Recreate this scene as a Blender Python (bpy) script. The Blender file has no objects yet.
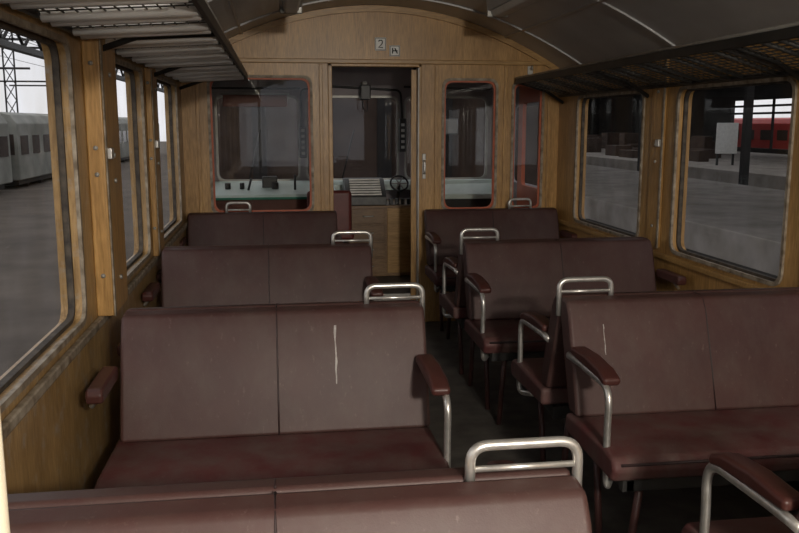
import bpy, bmesh, math, random
from mathutils import Vector, Matrix
random.seed(4)
sc = bpy.context.scene
sc.view_settings.view_transform = 'Standard'
COL = sc.collection

# ------------------------------------------------------------ materials
def base_mat(name):
    m = bpy.data.materials.new(name); m.use_nodes = True
    nt = m.node_tree; b = nt.nodes['Principled BSDF']
    return m, nt, b
def coords(nt, scale):
    tc = nt.nodes.new('ShaderNodeTexCoord'); mp = nt.nodes.new('ShaderNodeMapping')
    mp.inputs['Scale'].default_value = scale
    nt.links.new(tc.outputs['Object'], mp.inputs['Vector'])
    return mp.outputs['Vector']
def noise(nt, vec, scale, detail=5, rough=.55, dist=0):
    n = nt.nodes.new('ShaderNodeTexNoise')
    n.inputs['Scale'].default_value = scale; n.inputs['Detail'].default_value = detail
    n.inputs['Roughness'].default_value = rough; n.inputs['Distortion'].default_value = dist
    nt.links.new(vec, n.inputs['Vector']); return n.outputs['Fac']
def ramp(nt, fac, stops):
    r = nt.nodes.new('ShaderNodeValToRGB'); e = r.color_ramp.elements
    while len(e) < len(stops): e.new(.5)
    for i, (p, c) in enumerate(stops):
        e[i].position = p; e[i].color = (*c, 1)
    nt.links.new(fac, r.inputs['Fac']); return r.outputs['Color']
def mixc(nt, fac, a, b, mode='MIX'):
    m = nt.nodes.new('ShaderNodeMix'); m.data_type = 'RGBA'; m.blend_type = mode
    if isinstance(fac, float): m.inputs[0].default_value = fac
    else: nt.links.new(fac, m.inputs[0])
    for s, v in ((6, a), (7, b)):
        if isinstance(v, tuple): m.inputs[s].default_value = (*v, 1)
        else: nt.links.new(v, m.inputs[s])
    return m.outputs[2]
def bump(nt, b, fac, strength, dist=.01):
    n = nt.nodes.new('ShaderNodeBump'); n.inputs['Strength'].default_value = strength
    n.inputs['Distance'].default_value = dist
    nt.links.new(fac, n.inputs['Height']); nt.links.new(n.outputs['Normal'], b.inputs['Normal'])

def mottled(name, c1, c2, scale=6, rough=.6, metal=0, bmp=0, sc3=(1, 1, 1), spec=.5):
    m, nt, b = base_mat(name)
    f = noise(nt, coords(nt, sc3), scale)
    nt.links.new(ramp(nt, f, [(.3, c1), (.7, c2)]), b.inputs['Base Color'])
    b.inputs['Roughness'].default_value = rough; b.inputs['Metallic'].default_value = metal
    b.inputs['Specular IOR Level'].default_value = spec
    if bmp: bump(nt, b, f, bmp)
    return m

def wood(name, dark, mid, light, sc3, worn=0.0):
    m, nt, b = base_mat(name)
    v = coords(nt, sc3)
    f = noise(nt, v, 2.2, 8, .6, 1.2)
    c = ramp(nt, f, [(.25, dark), (.5, mid), (.75, light)])
    fine = noise(nt, coords(nt, tuple(s * 6 for s in sc3)), 3, 4)
    c = mixc(nt, .42, c, ramp(nt, fine, [(.38, dark), (.62, light)]))
    big = noise(nt, coords(nt, (1, 1, 1)), 2.3, 4)
    c = mixc(nt, ramp(nt, big, [(.42, (0, 0, 0)), (.72, (.55, .55, .55))]), c, dark)
    if worn:
        w = noise(nt, coords(nt, (1, 1, 1)), 14, 8, .7)
        c = mixc(nt, ramp(nt, w, [(.54, (0, 0, 0)), (.70, (worn,) * 3)]), c, (.36, .31, .25))
    nt.links.new(c, b.inputs['Base Color'])
    b.inputs['Roughness'].default_value = .38
    bump(nt, b, fine, .06)
    return m

M = {}
M['wood'] = wood('wood_laminate', (.24, .125, .037), (.45, .25, .080), (.62, .37, .135), (7, 7, .7))
M['wood_dirty'] = wood('wood_worn', (.20, .115, .042), (.39, .24, .095), (.54, .35, .155), (7, 7, .8), .9)
M['wood_h'] = wood('wood_horizontal', (.25, .135, .04), (.43, .245, .082), (.57, .355, .135), (.8, 7, 7))
M['wood_cab'] = wood('wood_cabinet', (.13, .07, .03), (.24, .14, .06), (.33, .2, .1), (1, 7, 7))

def vinyl(name, c1, c2, dust, dustamt, rough=.42, lo=.42):
    m, nt, b = base_mat(name)
    f = noise(nt, coords(nt, (1, 1, 1)), 5, 6)
    c = ramp(nt, f, [(.3, c1), (.7, c2)])
    d = noise(nt, coords(nt, (1, 1, .5)), 9, 8, .7)
    c = mixc(nt, ramp(nt, d, [(lo, (0, 0, 0)), (.72, (dustamt,) * 3)]), c, dust)
    # fine worn speckle
    sp = noise(nt, coords(nt, (1, 1, .35)), 70, 4, .7)
    c = mixc(nt, ramp(nt, sp, [(.62, (0, 0, 0)), (.78, (.35, .35, .35))]), c, (.22, .17, .15))
    nt.links.new(c, b.inputs['Base Color'])
    g = noise(nt, coords(nt, (1, 1, 1)), 260, 2)
    bump(nt, b, g, .12, .002)
    b.inputs['Roughness'].default_value = rough
    b.inputs['Specular IOR Level'].default_value = .35
    return m
M['vinyl'] = vinyl('maroon_vinyl', (.054, .024, .022), (.072, .033, .029), (.10, .075, .064), .4, .5)
M['cushion'] = vinyl('maroon_vinyl_dusty', (.078, .019, .020), (.108, .029, .029), (.115, .088, .076), .85, .56, .34)
M['armpad'] = vinyl('maroon_armrest', (.055, .018, .015), (.08, .026, .021), (.1, .07, .06), .2, .38)
M['piping'] = mottled('vinyl_piping', (.020, .009, .009), (.032, .013, .013), 20, .5)
M['chrome'] = mottled('worn_aluminium', (.50, .48, .44), (.72, .70, .66), 30, .32, .75)
M['alu'] = mottled('painted_aluminium', (.34, .33, .30), (.5, .49, .46), 12, .45, .4)
M['litbar'] = mottled('white_bar_lit', (.82, .84, .83), (.93, .93, .92), 12, .45)  # left rack rungs: whitish metal, brightened to carry window light in the colour
M['darkmetal'] = mottled('dark_metal', (.02, .02, .02), (.045, .043, .04), 10, .5, .3)
M['rackgrey'] = mottled('rack_grey', (.07, .07, .068), (.13, .13, .125), 14, .45, .3)
M['leg'] = mottled('leg_paint', (.055, .022, .020), (.09, .038, .034), 14, .45)
M['redseat'] = mottled('red_seat_vinyl', (.10, .02, .015), (.16, .035, .03), 8, .45)
M['seal'] = mottled('rubber_seal', (.030, .024, .020), (.10, .08, .06), 25, .8)
M['frame'] = mottled('window_frame_worn', (.12, .085, .05), (.40, .34, .26), 22, .6)
M['ceil'] = mottled('ceiling_paint', (.45, .45, .455), (.55, .55, .555), 3, .4)
M['lamp'] = mottled('lamp_housing', (.5, .51, .52), (.6, .61, .62), 5, .5)
M['floor'] = mottled('linoleum', (.055, .049, .044), (.12, .11, .095), 9, .6)
M['cabwall'] = mottled('cab_paint', (.27, .24, .25), (.35, .31, .32), 4, .6)
M['mint'] = mottled('mint_paint', (.62, .76, .70), (.78, .88, .84), 4, .5)
M['green'] = mottled('green_paint', (.02, .20, .13), (.04, .28, .18), 4, .5)
M['orange'] = mottled('orange_red_paint', (.50, .10, .035), (.62, .14, .055), 4, .5)
M['rebate'] = mottled('orange_rebate_paint', (.36, .075, .028), (.52, .12, .045), 14, .5)
M['darkred'] = mottled('dark_red_paint', (.12, .03, .02), (.18, .05, .03), 4, .5)
M['black'] = mottled('black_plastic', (.012, .012, .013), (.03, .03, .03), 9, .4)
M['white'] = mottled('white_enamel', (.62, .62, .60), (.75, .75, .72), 9, .4)
M['scuff'] = mottled('scuff_white', (.25, .22, .2), (.5, .47, .45), 60, .8)
M['cream'] = mottled('cream_paint', (.72, .64, .48), (.80, .72, .56), 6, .5)
M['yellow'] = mottled('yellow_paint', (.75, .55, .05), (.8, .62, .1), 6, .5)
M['ground'] = mottled('yard_concrete', (.062, .048, .037), (.115, .092, .073), .8, .9)
M['trackbed'] = mottled('track_ballast', (.012, .011, .010), (.035, .03, .027), 3, .95)
M['platform'] = mottled('platform_concrete', (.19, .17, .15), (.33, .30, .27), 1.2, .9)
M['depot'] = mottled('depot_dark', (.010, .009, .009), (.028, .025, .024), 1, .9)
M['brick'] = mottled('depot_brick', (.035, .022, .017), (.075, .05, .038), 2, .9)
M['train'] = mottled('train_grey_green', (.17, .175, .155), (.36, .365, .33), .7, .7)
M['trainwin'] = mottled('train_window', (.03, .022, .02), (.09, .065, .055), 1, .25)
M['trainred'] = mottled('train_red', (.42, .03, .03), (.56, .06, .05), 1, .5)
M['mirror'] = mottled('mirror_glass', (.35, .36, .38), (.4, .41, .43), 2, .2, .6)

def glass_mat():
    m = bpy.data.materials.new('dusty_glass'); m.use_nodes = True
    nt = m.node_tree; nt.nodes.clear()
    o = nt.nodes.new('ShaderNodeOutputMaterial')
    t = nt.nodes.new('ShaderNodeBsdfTransparent'); t.inputs[0].default_value = (.92, .92, .91, 1)
    g = nt.nodes.new('ShaderNodeBsdfGlossy'); g.inputs['Roughness'].default_value = 0.0
    x = nt.nodes.new('ShaderNodeMixShader'); x.inputs[0].default_value = .02
    f = noise(nt, coords(nt, (1, 1, 1)), 5, 3, .5)
    r = ramp(nt, f, [(.35, (.93, .93, .92)), (.75, (.86, .85, .82))])
    nt.links.new(r, t.inputs[0])
    nt.links.new(t.outputs[0], x.inputs[1]); nt.links.new(g.outputs[0], x.inputs[2])
    nt.links.new(x.outputs[0], o.inputs[0]); return m
M['glass'] = glass_mat()

# ------------------------------------------------------------ geometry helpers
def mkobj(name, me, mat, smooth=False):
    o = bpy.data.objects.new(name, me); COL.objects.link(o)
    if mat: me.materials.append(M[mat])
    if smooth:
        for p in me.polygons: p.use_smooth = True
    return o
def bev(o, w, seg=2):
    if w:
        b = o.modifiers.new('bevel', 'BEVEL'); b.width = w; b.segments = seg
        b.limit_method = 'ANGLE'; b.angle_limit = math.radians(35); b.harden_normals = True
        for p in o.data.polygons: p.use_smooth = True
    return o
def boxes(name, lst, mat, bevel=0, seg=2):
    bm = bmesh.new()
    for (x0, x1, y0, y1, z0, z1) in lst:
        m = Matrix.Translation(((x0 + x1) / 2, (y0 + y1) / 2, (z0 + z1) / 2)) @ Matrix.Diagonal((abs(x1 - x0), abs(y1 - y0), abs(z1 - z0), 1))
        bmesh.ops.create_cube(bm, size=1, matrix=m)
    me = bpy.data.meshes.new(name); bm.to_mesh(me); bm.free()
    return bev(mkobj(name, me, mat), bevel, seg)
def box(name, x0, x1, y0, y1, z0, z1, mat, bevel=0, seg=2):
    return boxes(name, [(x0, x1, y0, y1, z0, z1)], mat, bevel, seg)
def prism(name, prof, a0, a1, mat, axis='x', bevel=0, seg=3):
    bm = bmesh.new(); n = len(prof)
    def P(a, p): return (a, p[0], p[1]) if axis == 'x' else (p[0], a, p[1])
    A = [bm.verts.new(P(a0, p)) for p in prof]; B = [bm.verts.new(P(a1, p)) for p in prof]
    bm.faces.new(A); bm.faces.new(B)
    for i in range(n): bm.faces.new((A[i], A[(i + 1) % n], B[(i + 1) % n], B[i]))
    bmesh.ops.recalc_face_normals(bm, faces=bm.faces)
    me = bpy.data.meshes.new(name); bm.to_mesh(me); bm.free()
    return bev(mkobj(name, me, mat), bevel, seg)
def fillet(pts, r, n=6, closed=False):
    pts = [Vector(p) for p in pts]; out = []
    N = len(pts)
    for i, p in enumerate(pts):
        if not closed and i in (0, N - 1): out.append(p); continue
        a = pts[i - 1] - p; b = pts[(i + 1) % N] - p
        d = min(r, a.length * .49, b.length * .49)
        s = p + a.normalized() * d; e = p + b.normalized() * d
        for k in range(n + 1):
            t = k / n
            out.append(s * (1 - t) ** 2 + p * 2 * t * (1 - t) + e * t * t)
    return out
def tube_into(bm, pts, r, seg=8, closed=False, flat=1.0):
    pts = [Vector(p) for p in pts]; N = len(pts); rings = []
    t0 = (pts[1] - pts[0]).normalized()
    up = Vector((1, 0, 0)) if abs(t0.x) < .8 else Vector((0, 0, 1))
    nrm = (up - t0 * up.dot(t0)).normalized()
    for i in range(N):
        if closed: t = (pts[(i + 1) % N] - pts[i - 1])
        else: t = pts[min(i + 1, N - 1)] - pts[max(i - 1, 0)]
        t.normalize(); nrm = (nrm - t * nrm.dot(t)).normalized(); bn = t.cross(nrm)
        rings.append([bm.verts.new(pts[i] + nrm * math.cos(2 * math.pi * k / seg) * r * flat + bn * math.sin(2 * math.pi * k / seg) * r) for k in range(seg)])
    for i in range(N if closed else N - 1):
        A, B = rings[i], rings[(i + 1) % N]
        for k in range(seg): bm.faces.new((A[k], A[(k + 1) % seg], B[(k + 1) % seg], B[k]))
    if not closed: bm.faces.new(rings[0]); bm.faces.new(rings[-1])
def tubes(name, paths, r, mat, seg=8, flat=1.0, closed=False):
    bm = bmesh.new()
    for p in paths: tube_into(bm, p, r, seg, closed, flat)
    bmesh.ops.recalc_face_normals(bm, faces=bm.faces)
    me = bpy.data.meshes.new(name); bm.to_mesh(me); bm.free()
    return mkobj(name, me, mat, True)
def rrect(x0, x1, y0, y1, r, n=6):
    return [(p.x, p.y) for p in fillet([(x0, y0, 0), (x1, y0, 0), (x1, y1, 0), (x0, y1, 0)], r, n, True)]
def plate(name, outer, holes, thick, pos, normal, mat, bevel=0):
    cu = bpy.data.curves.new(name, 'CURVE'); cu.dimensions = '2D'; cu.fill_mode = 'BOTH'; cu.extrude = thick / 2
    for ring in [outer] + holes:
        s = cu.splines.new('POLY'); s.points.add(len(ring) - 1)
        for i, p in enumerate(ring): s.points[i].co = (p[0], p[1], 0, 1)
        s.use_cyclic_u = True
    tmp = bpy.data.objects.new('tmp', cu); COL.objects.link(tmp)
    dg = bpy.context.evaluated_depsgraph_get()
    me = bpy.data.meshes.new_from_object(tmp.evaluated_get(dg))
    bpy.data.objects.remove(tmp); bpy.data.curves.remove(cu)
    if normal == 'y': m = Matrix(((1, 0, 0, 0), (0, 0, -1, pos), (0, 1, 0, 0), (0, 0, 0, 1)))
    else: m = Matrix(((0, 0, 1, pos), (1, 0, 0, 0), (0, 1, 0, 0), (0, 0, 0, 1)))
    me.transform(m); me.name = name; me.materials.clear()
    return bev(mkobj(name, me, mat), bevel, 2)
def group(name, objs, loc):
    e = bpy.data.objects.new(name, None); COL.objects.link(e); e.location = loc; e.empty_display_size = .1
    inv = Matrix.Translation(-Vector(loc))
    for o in objs: o.parent = e; o.matrix_parent_inverse = inv
    return e

# ------------------------------------------------------------ dimensions
XL, XR = -.635, 2.045
XC = (XL + XR) / 2; HW = (XR - XL) / 2
YE = 6.0; YB = -3.2
ZS, ZA = 1.84, 2.26
def zceil(x): return ZS + (ZA - ZS) * (1 - ((x - XC) / HW) ** 2)

# ------------------------------------------------------------ floor / walls / ceiling
box('floor', XL - .07, XR + .07, YB, YE + 1.8, -.08, 0, 'floor')
LW = [(-2.7, -1.7), (-1.2, -.2), (.22, 1.24), (1.70, 2.80), (3.22, 4.24), (4.65, 5.66)]
RW = [(-2.7, -1.7), (-1.2, -.2), (.30, 1.26), (1.72, 2.68), (3.14, 4.13), (4.54, 5.60)]
wall_specs = (('left', XL, LW, -1, .82, 1.70), ('right', XR, RW, 1, .79, 1.63))
wn = 1
for side, X, WS, s, zb, zt in wall_specs:
    holes = [rrect(a, b, zb, zt, .07) for a, b in WS]
    plate('wall_' + side, [(YB, 0), (YE, 0), (YE, ZS + .02), (YB, ZS + .02)], holes, .07, X + s * .035, 'x', 'wood_dirty' if s < 0 else 'wood')
    for a, b in WS:
        fr = plate('frame', rrect(a - .010, b + .010, zb - .010, zt + .010, .075), [rrect(a + .008, b - .008, zb + .008, zt - .008, .06)], .012, X - s * .004, 'x', 'frame', .002)
        rub = plate('rubber_seal', rrect(a, b, zb, zt, .07), [rrect(a + .014, b - .014, zb + .014, zt - .014, .055)], .02, X + s * .035, 'x', 'seal')
        gl = plate('glass_pane', rrect(a + .01, b - .01, zb + .01, zt - .01, .06), [], .004, X + s * .04, 'x', 'glass')
        group('window_%d' % wn, [fr, rub, gl], (X, (a + b) / 2, (zb + zt) / 2)); wn += 1
box('trim_1', XL, XL + .022, YB, YE, .755, .785, 'frame', .006)
box('trim_2', XR - .022, XR, YB, YE, .735, .765, 'wood_h', .006)
box('baseboard_left', XL, XL + .015, YB, YE, 0, .12, 'darkmetal', .004)
box('baseboard_right', XR - .015, XR, YB, YE, 0, .12, 'darkmetal', .004)

def pillar(X, s, y0, y1, z0=.785, z1=1.80, dp=.035):
    parts = [box('post', min(X, X - s * dp), max(X, X - s * dp), y0, y1, z0, z1, 'wood', .006)]
    parts.append(box('edge_strip', min(X - s * dp, X - s * (dp + .006)), max(X - s * dp, X - s * (dp + .006)), y0, y0 + .02, z0, z1, 'frame', .002))
    sc_ = []
    for z in (.9, 1.25, 1.34, 1.62):
        sc_.append([(X - s * dp, (y0 + y1) / 2, z), (X - s * (dp + .008), (y0 + y1) / 2, z)])
        if s < 0: sc_.append([(X + dp * .5, y0, z + .03), (X + dp * .5, y0 - .006, z + .03)])
    parts.append(tubes('screws', sc_, .008, 'alu', 8))
    parts.append(box('catch', min(X - s * dp, X - s * (dp + .02)), max(X - s * dp, X - s * (dp + .02)), y0 + .02, y0 + .06, 1.33, 1.37, 'chrome', .004))
    return group('window_pillar', parts, (X, (y0 + y1) / 2, z0))
pillar(XL, -1, 2.99, 3.28, dp=.058); pillar(XL, -1, 4.36, 4.58, dp=.03); pillar(XL, -1, 1.4, 1.55, dp=.02)
pillar(XR, 1, 4.26, 4.42, dp=.012); pillar(XR, 1, 2.82, 3.0, dp=.012)

def arch(x0, x1, n=28, off=0):
    return [(x0 + (x1 - x0) * i / n, zceil(x0 + (x1 - x0) * i / n) + off) for i in range(n + 1)]
prof = arch(XL, XR) + [(p[0], p[1] + .03) for p in reversed(arch(XL, XR))]
prism('ceiling', prof, YB, YE + 1.8, 'ceil', 'y')
ribs = []
for y in (1.32, 2.76, 4.2, 5.55):
    pr = arch(XL + .01, XR - .01, 28, -.010) + [(p[0], p[1]) for p in reversed(arch(XL + .01, XR - .01, 28, .002))]
    ribs.append(prism('rib', pr, y - .018, y + .018, 'ceil', 'y'))
group('ceiling_ribs', ribs, (XC, 3, ZA))
cn = []
for x in (XL + .42, XR - .42): cn.append([(x, YB, zceil(x) - .004), (x, YE, zceil(x) - .004)])
tubes('ceiling_conduit', cn, .009, 'ceil', 8)

for x in (.10, 1.31):
    zc = zceil(x)
    for (y0, y1) in ((3.7, 5.0), (1.2, 2.5), (-2.2, -.9)):
        parts = [prism('housing', [(x - .075, zc + .005), (x - .06, zc - .07), (x + .06, zc - .07), (x + .075, zc + .005)], y0, y1, 'lamp', 'y', .006)]
        parts.append(prism('diffuser', [(x - .05, zc - .068), (x - .035, zc - .105), (x + .035, zc - .105), (x + .05, zc - .068)], y0 + .03, y1 - .03, 'white', 'y', .01))
        parts.append(box('end_cap', x - .065, x + .065, y1 - .012, y1 + .012, zc - .105, zc - .01, 'alu', .008))
        group('ceiling_lamp', parts, (x, (y0 + y1) / 2, zc))

# ------------------------------------------------------------ end wall (front bulkhead)
outer = [(XL, 0), (XR, 0)] + list(reversed(arch(XL, XR)))
EW = ((-.45, .245, .83, 1.77, .06), (1.187, 1.575, .83, 1.76, .06), (1.70, 1.92, .83, 1.74, .04))
holes = [rrect(*e) for e in EW] + [[(.394, .02), (1.004, .02), (1.004, 1.85), (.394, 1.85)]]
plate('wall_front', outer, holes, .05, YE + .025, 'y', 'wood')
for (a, b, c, d, r) in EW:
    fr = plate('frame', rrect(a - .012, b + .012, c - .012, d + .012, r + .01), [rrect(a + .006, b - .006, c + .006, d - .006, r)], .012, YE - .004, 'y', 'frame', .002)
    s2 = plate('painted_rebate', rrect(a, b, c, d, r), [rrect(a + .018, b - .018, c + .018, d - .018, r)], .016, YE + .014, 'y', 'rebate')
    gl = plate('glass_pane', rrect(a, b, c, d, r), [], .004, YE + .026, 'y', 'glass')
    group('window_%d' % wn, [fr, s2, gl], ((a + b) / 2, YE, (c + d) / 2)); wn += 1
tr = arch(XL + .02, XR - .02, 28, -.002) + list(reversed(arch(XL + .02, XR - .02, 28, -.045)))
prism('trim_3', tr, YE - .03, YE, 'wood_h', 'y')
box('trim_4', XL, XR, YE - .022, YE, 1.865, 1.895, 'wood_h', .005)
boxes('trim_5', [(x - .012, x + .012, YE - .012, YE, 0, 1.86) for x in (-.53, .315, 1.135, 1.64, 1.97)], 'wood', .004)
dp = [boxes('jamb', [(.365, .394, YE - .02, YE + .06, 0, 1.865), (1.004, 1.025, YE - .02, YE + .06, 0, 1.865), (.365, 1.025, YE - .02, YE + .06, 1.845, 1.865)], 'wood', .004),
      boxes('metal_edge', [(1.0, 1.008, YE - .025, YE + .05, .03, 1.84)], 'alu', .002),
      plate('sliding_leaf', [(.965, .03), (1.66, .03), (1.66, 1.83), (.965, 1.83)], [rrect(1.16, 1.60, .8, 1.79, .05)], .03, YE + .075, 'y', 'wood'),
      box('lock_plate', 1.035, 1.06, YE - .008, YE, 1.06, 1.24, 'alu', .004),
      tubes('handle', [fillet([(1.047, YE, 1.19), (1.047, YE - .04, 1.19), (1.047, YE - .04, 1.10), (1.047, YE, 1.10)], .02)], .008, 'chrome'),
      box('threshold', .394, 1.004, YE - .02, YE + .08, .0, .03, 'alu', .004)]
group('door_1', dp, (.7, YE, 0))
def sign(name, x, z, w, h, strokes):
    parts = [box('plate', x - w / 2, x + w / 2, YE - .008, YE, z - h / 2, z + h / 2, 'white', .003),
             boxes('border', [(x - w / 2 + .004, x + w / 2 - .004, YE - .0095, YE - .008, z + h / 2 - .008, z + h / 2 - .004), (x - w / 2 + .004, x + w / 2 - .004, YE - .0095, YE - .008, z - h / 2 + .004, z - h / 2 + .008),
                              (x - w / 2 + .004, x - w / 2 + .008, YE - .0095, YE - .008, z - h / 2 + .004, z + h / 2 - .004), (x + w / 2 - .008, x + w / 2 - .004, YE - .0095, YE - .008, z - h / 2 + .004, z + h / 2 - .004)], 'black')]
    parts.append(tubes('glyph', [[(x + px * w, YE - .01, z + pz * h) for px, pz in s] for s in strokes], .004, 'black', 6))
    group(name, parts, (x, YE, z))
sign('class_sign', .735, 2.0, .08, .09, [[(-.18, .18), (-.08, .28), (.1, .28), (.18, .16), (.12, .0), (-.18, -.26), (.2, -.26)]])
sign('no_smoking_sign', .835, 1.955, .075, .075, [[(-.25, 0), (.25, 0)], [(.0, .25), (.25, -.25)], [(-.2, .25), (-.2, -.25)]])
group('coat_hook', [box('backplate', 1.80, 1.84, YE - .01, YE, 1.80, 1.86, 'alu', .003), tubes('hook', [fillet([(1.82, YE, 1.84), (1.82, YE - .05, 1.83), (1.82, YE - .05, 1.86)], .02)], .006, 'chrome')], (1.82, YE, 1.83))

# ------------------------------------------------------------ luggage racks
def rack(xi, xw, zi, zw, y0, y1, rungmat, rw):
    def P(t, y): return (xw + (xi - xw) * t, y, zw + (zi - zw) * t)
    parts = []
    n = 12
    wires = [[P(i / n, y0), P(i / n, y1)] for i in range(1, n)]
    parts.append(tubes('longitudinal_wires', wires, .0028, 'rackgrey', 4))
    y = y0 + .06; cw = []
    while y < y1: cw.append([P(0, y), P(1, y)]); y += .055
    parts.append(tubes('cross_wires', cw, .0022, 'rackgrey', 4))
    rl = []; y = y0 + .10
    while y < y1 - .05:
        for dy in (-.05, .05): rl.append([P(.02, y + dy), P(.97, y + dy)])
        y += .36
    parts.append(tubes('rungs', rl, rw, rungmat, 8, 1))
    parts.append(tubes('wall_rail', [[P(0, y0), P(0, y1)]], .012, 'darkmetal', 8))
    sgn = 1 if xi > xw else -1
    parts.append(boxes('front_rail', [(xi - .008, xi + .008, y0, y1, zi - .016, zi + .022)], 'darkmetal', .004))
    parts.append(tubes('front_bar', [[(xi, y0, zi + .028), (xi, y1, zi + .028)]], .007, 'alu', 8))
    br = []
    for y in (y0 + .02, y0 + (y1 - y0) * .25, y0 + (y1 - y0) * .5, y0 + (y1 - y0) * .75, y1 - .02):
        br.append([(xw - sgn * .02, y, zw - .05), P(.35, y), (xi, y, zi)])
    parts.append(tubes('brackets', br, .011, 'darkmetal', 8))
    group('luggage_rack', parts, ((xi + xw) / 2, (y0 + y1) / 2, zw))
rack(-.19, XL + .02, 1.76, 1.735, .2, 5.93, 'litbar', .021)
rack(1.70, XR - .02, 1.745, 1.65, .2, 5.93, 'rackgrey', .009)  # same rungs coloured dark to stand for the backlit underside

# ------------------------------------------------------------ benches
def bench(x0, x1, yb, dirs, aisle, handle_x=None, scuffs=()):
    """aisle: +1 -> aisle on the +X end, -1 -> aisle on the -X end"""
    parts = []; xm = (x0 + x1) / 2
    xa = x1 if aisle > 0 else x0; xw = x0 if aisle > 0 else x1
    for s in dirs:
        Y = lambda d: yb + s * d
        pp = [(.205, .47), (.165, .60), (.095, .80), (.066, .845), (.004, .852), (.003, .78), (.12, .47)]
        parts.append(prism('backrest_pad', [(Y(d), z) for d, z in pp], x0, x1, 'vinyl', 'x', .014, 3))
        seam = fillet([(xm, Y(.2045), .475), (xm, Y(.1648), .60), (xm, Y(.095), .80), (xm, Y(.0655), .8425), (xm, Y(.01), .8505)], .014, 4)
        parts.append(tubes('backrest_seam', [seam], .0028, 'piping', 6))
        cp = [(.13, .40), (.13, .468), (.30, .474), (.48, .478), (.545, .468), (.567, .436), (.545, .39)]
        parts.append(prism('seat_cushion', [(Y(d), z) for d, z in cp], x0 - .015, x1 + .0, 'cushion', 'x', .016, 3))
        parts.append(tubes('cushion_piping', [[(x0 + .01, Y(.562), .450), (x1 - .01, Y(.562), .450)]], .005, 'piping', 6))
        parts.append(boxes('seat_frame', [(x0 + .03, x1 - .03, min(Y(.50), Y(.53)), max(Y(.50), Y(.53)), .35, .395), (x0 + .03, x1 - .03, min(Y(.12), Y(.15)), max(Y(.12), Y(.15)), .35, .40),
                                          (x0 + .04, x0 + .07, min(Y(.12), Y(.53)), max(Y(.12), Y(.53)), .35, .39), (x1 - .07, x1 - .04, min(Y(.12), Y(.53)), max(Y(.12), Y(.53)), .35, .39)], 'darkmetal', .004))
        lx = xa - aisle * .10; lw = xw + aisle * .10
        parts.append(tubes('legs', [[(lx, Y(.50), .36), (lx, Y(.42), .0)], [(lw, Y(.50), .36), (lw, Y(.42), .0)],
                                    [(lx, Y(.14), .36), (lx, Y(.20), .0)]], .013, 'leg', 8))
        ax = xa - aisle * .012
        tx = ax + aisle * .012
        path = fillet([(tx, Y(.11), .665), (tx, Y(.20), .668), (tx, Y(.475), .662), (tx, Y(.465), .50), (tx, Y(.48), .34), (ax - aisle * .03, Y(.41), .355)], .07, 7)
        parts.append(tubes('armrest_tube', [path], .0135, 'chrome', 10, .8))
        ap = [(.15, .680), (.15, .708), (.28, .714), (.40, .704), (.458, .684), (.452, .658), (.40, .668)]
        c = ax - aisle * .004
        parts.append(prism('armrest_pad', [(Y(d), z) for d, z in ap], c - .029, c + .029, 'armpad', 'x', .012, 3))
        wx = xw
        wp = [(.12, .665), (.12, .70), (.36, .70), (.375, .685), (.37, .655), (.14, .655)]
        a, b = sorted((wx - aisle * .005, wx - aisle * .055))
        parts.append(prism('wall_armrest_pad', [(Y(d), z) for d, z in wp], a, b, 'armpad', 'x', .010, 3))
        parts.append(tubes('wall_armrest_bracket', [[(wx - aisle * .03, Y(.28), .66), (wx - aisle * .06, Y(.28), .62)]], .008, 'chrome', 8))
    if handle_x is None:
        e = xa + aisle * .004; f = xa - aisle * .188
        p = fillet([(e, yb, .78), (e, yb, .908), (f, yb, .908), (f, yb, .84)], .035, 7)
        q = [(e, yb, .866), (f, yb, .866)]
    else:
        e = handle_x - .08; f = handle_x + .08
        p = fillet([(e, yb - .03, .84), (e, yb - .03, .915), (f, yb - .03, .915), (f, yb - .03, .84)], .035, 7)
        q = [(e, yb - .03, .866), (f, yb - .03, .866)]
    parts.append(tubes('grab_handle', [p], .0095, 'chrome', 10))
    parts.append(tubes('grab_handle_lower_bar', [q], .006, 'chrome', 8))
    for (sx, z0, z1, w) in scuffs:
        d = lambda z: .165 + (.095 - .165) * (z - .60) / .2 + .0015
        bm = bmesh.new(); n = 8; prev = None
        for i in range(n + 1):
            z = z0 + (z1 - z0) * i / n; jx = sx + random.uniform(-.0015, .0015); ww = w * random.uniform(.4, 1.1)
            pr = (bm.verts.new((jx - ww, yb - d(z), z)), bm.verts.new((jx + ww, yb - d(z), z)))
            if prev: bm.faces.new((prev[0], prev[1], pr[1], pr[0]))
            prev = pr
        me = bpy.data.meshes.new('scuff'); bm.to_mesh(me); bm.free()
        parts.append(mkobj('scuff_mark', me, 'scuff'))
    group('passenger_bench', parts, (xm, yb, 0))
YR = [1.30, 2.76, 4.22]
bench(-.535, .503, YR[0] + .03, (-1, 1), 1)
bench(-.505, .478, YR[1] + .02, (-1, 1), 1, scuffs=((.175, .62, .80, .0038),))
bench(-.565, .460, YR[2], (-1, 1), 1)
bench(-.61, .405, 5.90, (-1,), 1, handle_x=-.27)
bench(1.0, 1.985, YR[0], (-1, 1), -1)
bench(.980, 1.985, YR[1] + .04, (-1, 1), -1, scuffs=((1.10, .67, .77, .002),))
bench(.945, 1.955, YR[2] + .02, (-1, 1), -1)
bench(1.03, 2.0, 5.90, (-1,), -1, handle_x=1.73)

px = -.2165
group('grab_pole', [tubes('pole', [[(px, .60, 0), (px, .60, zceil(px))]], .019, 'cream', 14),
                    tubes('floor_flange', [[(px, .60, 0), (px, .60, .012)]], .04, 'alu', 14),
                    tubes('ceiling_flange', [[(px, .60, zceil(px) - .02), (px, .60, zceil(px))]], .04, 'alu', 14)], (px, .6, 0))

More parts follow.
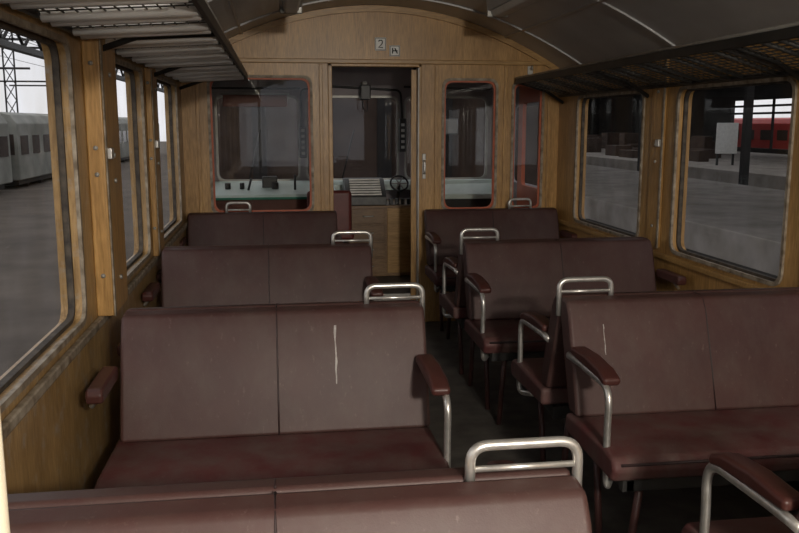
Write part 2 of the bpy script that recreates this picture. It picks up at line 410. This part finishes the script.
# ------------------------------------------------------------ driver's cab
YC = 7.7
box('floor_cab', XL, XR, YE + .10, YC, .0, .18, 'floor')
box('trim_6', .40, 1.0, YE + .085, YE + .11, .14, .20, 'alu', .004)
WSH = [(-.52, .20), (.27, 1.10), (1.17, 1.93)]
plate('wall_cab_front', [(XL, 0), (XR, 0)] + list(reversed(arch(XL, XR))), [rrect(a, b, .95, 1.69, .07) for a, b in WSH], .05, YC + .025, 'y', 'cabwall')
for a, b in WSH:
    fr = plate('frame', rrect(a - .012, b + .012, .938, 1.702, .08), [rrect(a + .008, b - .008, .958, 1.682, .065)], .02, YC - .005, 'y', 'alu', .003)
    gl = plate('glass_pane', rrect(a, b, .95, 1.69, .07), [], .004, YC + .03, 'y', 'glass')
    wp = tubes('wiper', [[((a + b) / 2 - .1, YC + .06, .92), ((a + b) / 2 + .02, YC + .06, 1.4)]], .006, 'black')
    group('window_%d' % wn, [fr, gl, wp], ((a + b) / 2, YC, 1.28)); wn += 1
for nm, X, s in (('cab_left', XL, -1), ('cab_right', XR, 1)):
    plate('wall_' + nm, [(YE + .05, 0), (YC, 0), (YC, ZS + .02), (YE + .05, ZS + .02)], [rrect(YE + .35, YC - .35, .95, 1.6, .06)], .06, X + s * .035, 'x', 'cabwall')
    parts = [plate('door_skin', rrect(YE + .12, YE + .92, .2, 1.80, .03), [rrect(YE + .25, YE + .80, .95, 1.62, .05)], .03, X - s * .02, 'x', 'orange', .004),
             tubes('door_handle', [fillet([(X - s * .035, YE + .2, .98), (X - s * .08, YE + .2, .98), (X - s * .08, YE + .2, 1.12), (X - s * .035, YE + .2, 1.12)], .02)], .008, 'chrome')]
    group('door_%d' % (2 if s < 0 else 3), parts, (X, YE + .5, .2))
dsk = [prism('desk_top', [(7.66, .86), (7.66, .945), (7.52, .935), (7.14, .865), (7.12, .83), (7.2, .82)], XL + .02, .50, 'mint', 'x', .008),
       box('desk_front', XL + .03, .49, 7.16, 7.66, .18, .83, 'darkred', .01),
       prism('desk_ledge', [(7.68, .86), (7.68, .945), (7.58, .945), (7.54, .91), (7.54, .86)], XL + .02, XR - .02, 'mint', 'x', .008),
       prism('desk_top_right', [(7.66, .84), (7.66, .92), (7.50, .91), (7.2, .845), (7.2, .80)], 1.22, XR - .02, 'mint', 'x', .01),
       box('desk_base_right', 1.24, XR - .05, 7.25, 7.66, .18, .81, 'black', .01),
       box('green_strip', XL + .03, .49, 7.105, 7.12, .825, .845, 'green', .003)]
for i, (gx, gr) in enumerate(((-.42, .025), (-.02, .03), (-.3, .02))):
    dsk.append(tubes('gauge', [[(gx, 7.34, .89), (gx, 7.33, .95)]], gr, 'black', 20))
dsk.append(box('control_box', -.13, .0, 7.36, 7.5, .90, 1.0, 'black', .01))
dsk.append(tubes('control_lever', [[(.15, 7.3, .88), (.15, 7.27, 1.02)], [(-.25, 7.3, .88), (-.22, 7.25, .99)]], .01, 'black', 10))
group('driver_desk', dsk, (.0, 7.4, .18))
group('switch_panel', [box('case_left', .205, .265, 7.60, 7.68, 1.15, 1.42, 'black', .006), boxes('switches_left', [(.22, .25, 7.59, 7.60, 1.18 + k * .05, 1.205 + k * .05) for k in range(5)], 'alu', .002),
                     box('case_right', 1.105, 1.165, 7.62, 7.68, 1.2, 1.5, 'black', .006), boxes('switches_right', [(1.12, 1.15, 7.61, 7.62, 1.23 + k * .05, 1.255 + k * .05) for k in range(5)], 'white', .002),
                     tubes('conduits', [fillet([(.225, 7.66, 1.42), (.225, 7.66, 1.75), (.5, 7.66, 1.78), (1.12, 7.66, 1.75), (1.135, 7.65, 1.5)], .05), [(-.55, 7.66, 1.76), (.22, 7.66, 1.76)], [(1.15, 7.66, 1.78), (1.95, 7.66, 1.76)]], .010, 'black', 8)], (.6, 7.66, 1.7))
group('sun_visor', [box('panel', -.45, .1, 7.56, 7.57, 1.60, 1.70, 'darkred', .01), tubes('hinge', [[(-.47, 7.6, 1.71), (.12, 7.6, 1.71)]], .008, 'alu', 8)], (-.2, 7.56, 1.6))
cab = [box('carcass', .58, 1.2, 6.93, 7.5, .18, .78, 'wood_cab', .006)]
for i in range(4):
    cab.append(box('drawer_front', .60, .88, 6.915, 6.93, .21 + i * .14, .335 + i * .14, 'wood_cab', .004))
    cab.append(tubes('drawer_pull', [fillet([(.70, 6.915, .275 + i * .14), (.70, 6.89, .275 + i * .14), (.78, 6.89, .275 + i * .14), (.78, 6.915, .275 + i * .14)], .01)], .005, 'alu'))
cab.append(box('door_panel', .90, 1.18, 6.915, 6.93, .21, .76, 'wood_h', .004))
group('drawer_cabinet', cab, (.89, 7.2, .18))
ip = [prism('console', [(6.95, .78), (7.3, .78), (7.3, .99), (7.15, .99), (6.95, .85)], .56, .90, 'rackgrey', 'x', .008)]
for i in range(7):
    t = i / 6
    ip.append(box('louvre', .60, .86, 6.965 + t * .16, 6.975 + t * .16, .865 + t * .112, .878 + t * .112, 'alu'))
ip.append(boxes('switch_row', [(.93 + k * .05, .96 + k * .05, 7.0, 7.04, .78, .83) for k in range(5)], 'black', .004))
group('instrument_panel', ip, (.73, 7.1, .78))
hc = Vector((1.03, 7.12, .95)); ring = []
for k in range(24):
    a_ = 2 * math.pi * k / 24
    ring.append(hc + Vector((.075 * math.cos(a_), .075 * math.sin(a_) * .6, .075 * math.sin(a_) * .8)))
group('brake_hand_wheel', [tubes('rim', [ring], .008, 'black', 8, 1, True), tubes('spokes', [[ring[0], ring[12]], [ring[4], ring[16]], [ring[8], ring[20]]], .005, 'alu', 6),
                           tubes('column', [[hc, hc + Vector((0, .12, -.18))]], .014, 'darkmetal', 10)], hc)
ds = [box('seat_back', .22, .56, 6.40, 6.47, .62, .95, 'redseat', .03, 4), box('seat_pad', .20, .58, 6.42, 6.84, .56, .64, 'redseat', .03, 4),
      tubes('pedestal', [[(.39, 6.64, .18), (.39, 6.64, .57)]], .03, 'darkmetal', 12), tubes('pedestal_foot', [[(.39, 6.64, .18), (.39, 6.64, .20)]], .14, 'darkmetal', 20)]
group('driver_seat', ds, (.39, 6.6, .18))
group('rear_view_mirror', [box('mirror_glass', 1.30, 1.62, 7.5, 7.52, 1.36, 1.5, 'mirror', .01), tubes('mirror_arm', [fillet([(1.46, 7.52, 1.45), (1.46, 7.6, 1.5), (1.46, 7.62, 1.9)], .04)], .008, 'black')], (1.46, 7.5, 1.4))
group('cab_radio', [box('housing', .74, .83, 7.48, 7.6, 1.66, 1.79, 'black', .01), box('bracket', .76, .80, 7.5, 7.7, 1.79, 1.82, 'alu', .003),
                    tubes('handset_cord', [fillet([(.76, 7.52, 1.67), (.76, 7.48, 1.58), (.80, 7.48, 1.55), (.8, 7.52, 1.66)], .03)], .004, 'black')], (.78, 7.5, 1.7))
tubes('cab_pole', [[(1.06, 6.5, .18), (1.06, 6.5, zceil(1.06))]], .012, 'black', 10)

# ------------------------------------------------------------ outside world
GZ = -1.1
box('ground', -80, 80, -40, 130, GZ - .2, GZ, 'ground')
box('track_bed', -1.9, 8.25, -20, 21.5, GZ, GZ + .04, 'trackbed')
boxes('track_rails', [(XC + d - .04, XC + d + .04, -20, 19, GZ + .04, GZ + .2) for d in (-.75, .75, 3.6, 5.1)], 'darkmetal')
box('platform', 8.3, 15, -15, 83, GZ, -.5, 'platform', .03)
box('inspection_pit', 15.05, 18.95, -15, 83, GZ, GZ + .05, 'trackbed')
box('depot_floor', 19, 32.8, -15, 83, GZ, -.5, 'platform', .03)
boxes('depot_roof', [(5.5, 17.5, -15, 92, 6.2, 6.5), (23.0, 34, -15, 92, 6.2, 6.5)], 'depot')  # unseen roof, split by an added gap that lights the board and floor
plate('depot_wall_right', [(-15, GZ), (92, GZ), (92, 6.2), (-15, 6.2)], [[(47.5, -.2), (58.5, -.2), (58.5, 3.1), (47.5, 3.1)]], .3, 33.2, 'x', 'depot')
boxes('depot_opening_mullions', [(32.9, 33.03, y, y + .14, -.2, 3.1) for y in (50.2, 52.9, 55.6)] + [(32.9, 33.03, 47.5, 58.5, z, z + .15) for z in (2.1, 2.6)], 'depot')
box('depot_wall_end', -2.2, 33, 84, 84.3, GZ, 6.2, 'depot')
box('depot_buffer_wall', -2.4, 7.0, 22, 22.4, GZ, 7, 'brick')
boxes('depot_wall_pilasters', [(x, x + .35, 21.75, 21.98, GZ, 7) for x in (-2.2, -.6, 1.0, 2.6, 4.2, 5.8)] + [(-2.4, 7, 21.85, 21.98, 2.6, 2.9)], 'depot')
cols = []
for y in range(2, 80, 9):
    cols += [(17.0, 17.25, y, y + .25, GZ, 6.2), (30, 30.3, y + 4, y + 4.3, -.5, 6.2)]
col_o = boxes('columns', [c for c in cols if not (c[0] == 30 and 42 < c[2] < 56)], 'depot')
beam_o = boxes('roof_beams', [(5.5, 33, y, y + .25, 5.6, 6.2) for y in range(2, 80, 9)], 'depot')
clut = []
for _ in range(60):
    x, y = random.uniform(20, 27.5), random.uniform(16, 78)
    if 1.35 < y / x < 1.85: continue
    clut.append((x, x + random.uniform(.5, 2), y, y + random.uniform(.5, 2), -.5, random.uniform(-.2, .9)))
clut_o = boxes('stacked_crates', clut, 'brick', .03)
group('depot_frame_and_crates', [col_o, beam_o, clut_o], (20, 40, -.5))  # columns, roof beams and loose crates share one parent
group('notice_board', [box('panel', 20.7, 21.8, 37.8, 37.86, .05, 1.5, 'white', .02), boxes('legs', [(20.8, 20.9, 37.86, 37.92, -.5, 1.4), (21.6, 21.7, 37.86, 37.92, -.5, 1.4)], 'darkmetal')], (21.3, 37.8, -.5))
group('yellow_sign', [box('panel', 13.2, 13.9, 28, 28.05, 1.75, 2.0, 'yellow', .02), boxes('post', [(13.5, 13.56, 28.05, 28.1, -.5, 1.95)], 'darkmetal')], (13.5, 28, -.5))

def railcar(name, x0, x1, y0, y1, body, nwin):
    z0, z1 = GZ + .35, 1.92
    prof = [(x0, z0), (x0, z1 - .45), (x0 + .25, z1 - .1), (x0 + .7, z1), (x1 - .7, z1), (x1 - .25, z1 - .1), (x1, z1 - .45), (x1, z0)]
    parts = [prism('body', prof, y0, y1, body, 'y', .05)]
    L = (y1 - y0) / nwin
    parts.append(boxes('windows', [(x0 - .02, x1 + .02, y0 + i * L + L * .2, y0 + i * L + L * .8, z0 + 1.0, z0 + 1.75) for i in range(nwin)], 'trainwin'))
    parts.append(boxes('end_windows', [(x0 + .3 + k * .85, x0 + .95 + k * .85, y0 - .02, y0, z0 + 1.0, z0 + 1.8) for k in range(3)], 'trainwin'))
    parts.append(boxes('underframe', [(x0 + .2, x1 - .2, y0 + .4, y1 - .4, GZ + .15, z0)], 'darkmetal'))
    wh = []
    for y in (y0 + 2, y0 + 4, y1 - 4, y1 - 2):
        wh.append([(x0 + .3, y, GZ + .38), (x1 - .3, y, GZ + .38)])
    parts.append(tubes('wheels', wh, .38, 'darkmetal', 16))
    group(name, parts, ((x0 + x1) / 2, (y0 + y1) / 2, GZ))
railcar('parked_railcar', -12.8, -10, 14, 34, 'train', 12)
railcar('parked_railcar', -12.8, -10, 35, 55, 'train', 12)
railcar('parked_railcar', -12.8, -10, 56, 76, 'train', 12)
railcar('red_railcar', 37, 39.8, 46, 68, 'trainred', 10)
gp = [boxes('beams', [(-7.2, -6.95, 4, 70, 3.45, 3.62), (-7.2, -6.95, 4, 70, 4.15, 4.6)], 'darkmetal')]
di = []
y = 4
while y < 68: di += [[(-7.07, y, 3.6), (-7.07, y + 1, 4.2)], [(-7.07, y + 1, 4.2), (-7.07, y + 2, 3.6)]]; y += 2
gp.append(tubes('lattice', di, .05, 'darkmetal', 5))
gp.append(boxes('posts', [(-7.2, -6.95, yy, yy + .25, GZ, 3.5) for yy in (5, 44, 62)], 'darkmetal'))
group('canopy_truss', gp, (-7, 30, GZ))
for (x, y) in ((-15, 62), (-20, 52), (-16.2, 56), (-14.5, 43)):
    lt = []
    for k in range(9):
        lt.append([(x - .3, y, k * 1.0 + GZ), (x + .3, y, k + 1 + GZ)]); lt.append([(x + .3, y, k + GZ), (x - .3, y, k + 1 + GZ)])
    group('catenary_mast', [tubes('lattice', lt, .03, 'darkmetal', 5), boxes('legs', [(x - .36, x - .28, y - .05, y + .05, GZ, 9), (x + .28, x + .36, y - .05, y + .05, GZ, 9)], 'darkmetal'),
                            boxes('arm', [(x - 3, x + 3, y - .05, y + .05, 6.5, 6.65), (x - 3, x + 3, y - .05, y + .05, 4.0, 4.1)], 'darkmetal'), tubes('wire', [[(x, -20, 6.4), (x, 100, 6.4)]], .02, 'darkmetal', 4)], (x, y, GZ))

# ------------------------------------------------------------ light
w = bpy.data.worlds.new('overcast_sky'); sc.world = w; w.use_nodes = True
nt = w.node_tree; bg = nt.nodes['Background']
tc = nt.nodes.new('ShaderNodeTexCoord')
f = noise(nt, tc.outputs['Generated'], 2.5, 5)
c = ramp(nt, f, [(.35, (.76, .77, .84)), (.65, (.93, .93, .98))])
nt.links.new(c, bg.inputs['Color']); bg.inputs['Strength'].default_value = 1.2
def area(name, loc, rot, sx, sy, e, col):
    l = bpy.data.lights.new(name, 'AREA'); l.shape = 'RECTANGLE'; l.size = sx; l.size_y = sy; l.energy = e; l.color = col
    o = bpy.data.objects.new(name, l); COL.objects.link(o); o.location = loc; o.rotation_euler = rot
area('rear_fill_light', (XC, -1.6, 2.12), (math.radians(76), 0, 0), .22, .16, 80, (1, .92, .80))  # added fill light behind the camera; the ceiling fixtures stay off
fl = bpy.data.lights.new('camera_flash', 'POINT'); fl.energy = 48; fl.shadow_soft_size = .05; fl.color = (1, .92, .80)
fo = bpy.data.objects.new('camera_flash', fl); COL.objects.link(fo); fo.location = (.64, -.5, 1.62)

# ------------------------------------------------------------ camera
cd = bpy.data.cameras.new('camera'); cam = bpy.data.objects.new('camera', cd); COL.objects.link(cam)
cd.sensor_width = 36; cd.lens = 840 * 36 / 799; cd.clip_start = .02; cd.clip_end = 500
psi, th = math.radians(8.25), math.radians(9.63)
F = Vector((math.cos(th) * math.sin(psi), math.cos(th) * math.cos(psi), -math.sin(th)))
R = Vector((math.cos(psi), -math.sin(psi), 0)); U = R.cross(F)
mw = Matrix((R, U, -F)).transposed().to_4x4(); mw.translation = Vector((0, 0, 1.45))
cam.matrix_world = mw
sc.camera = cam
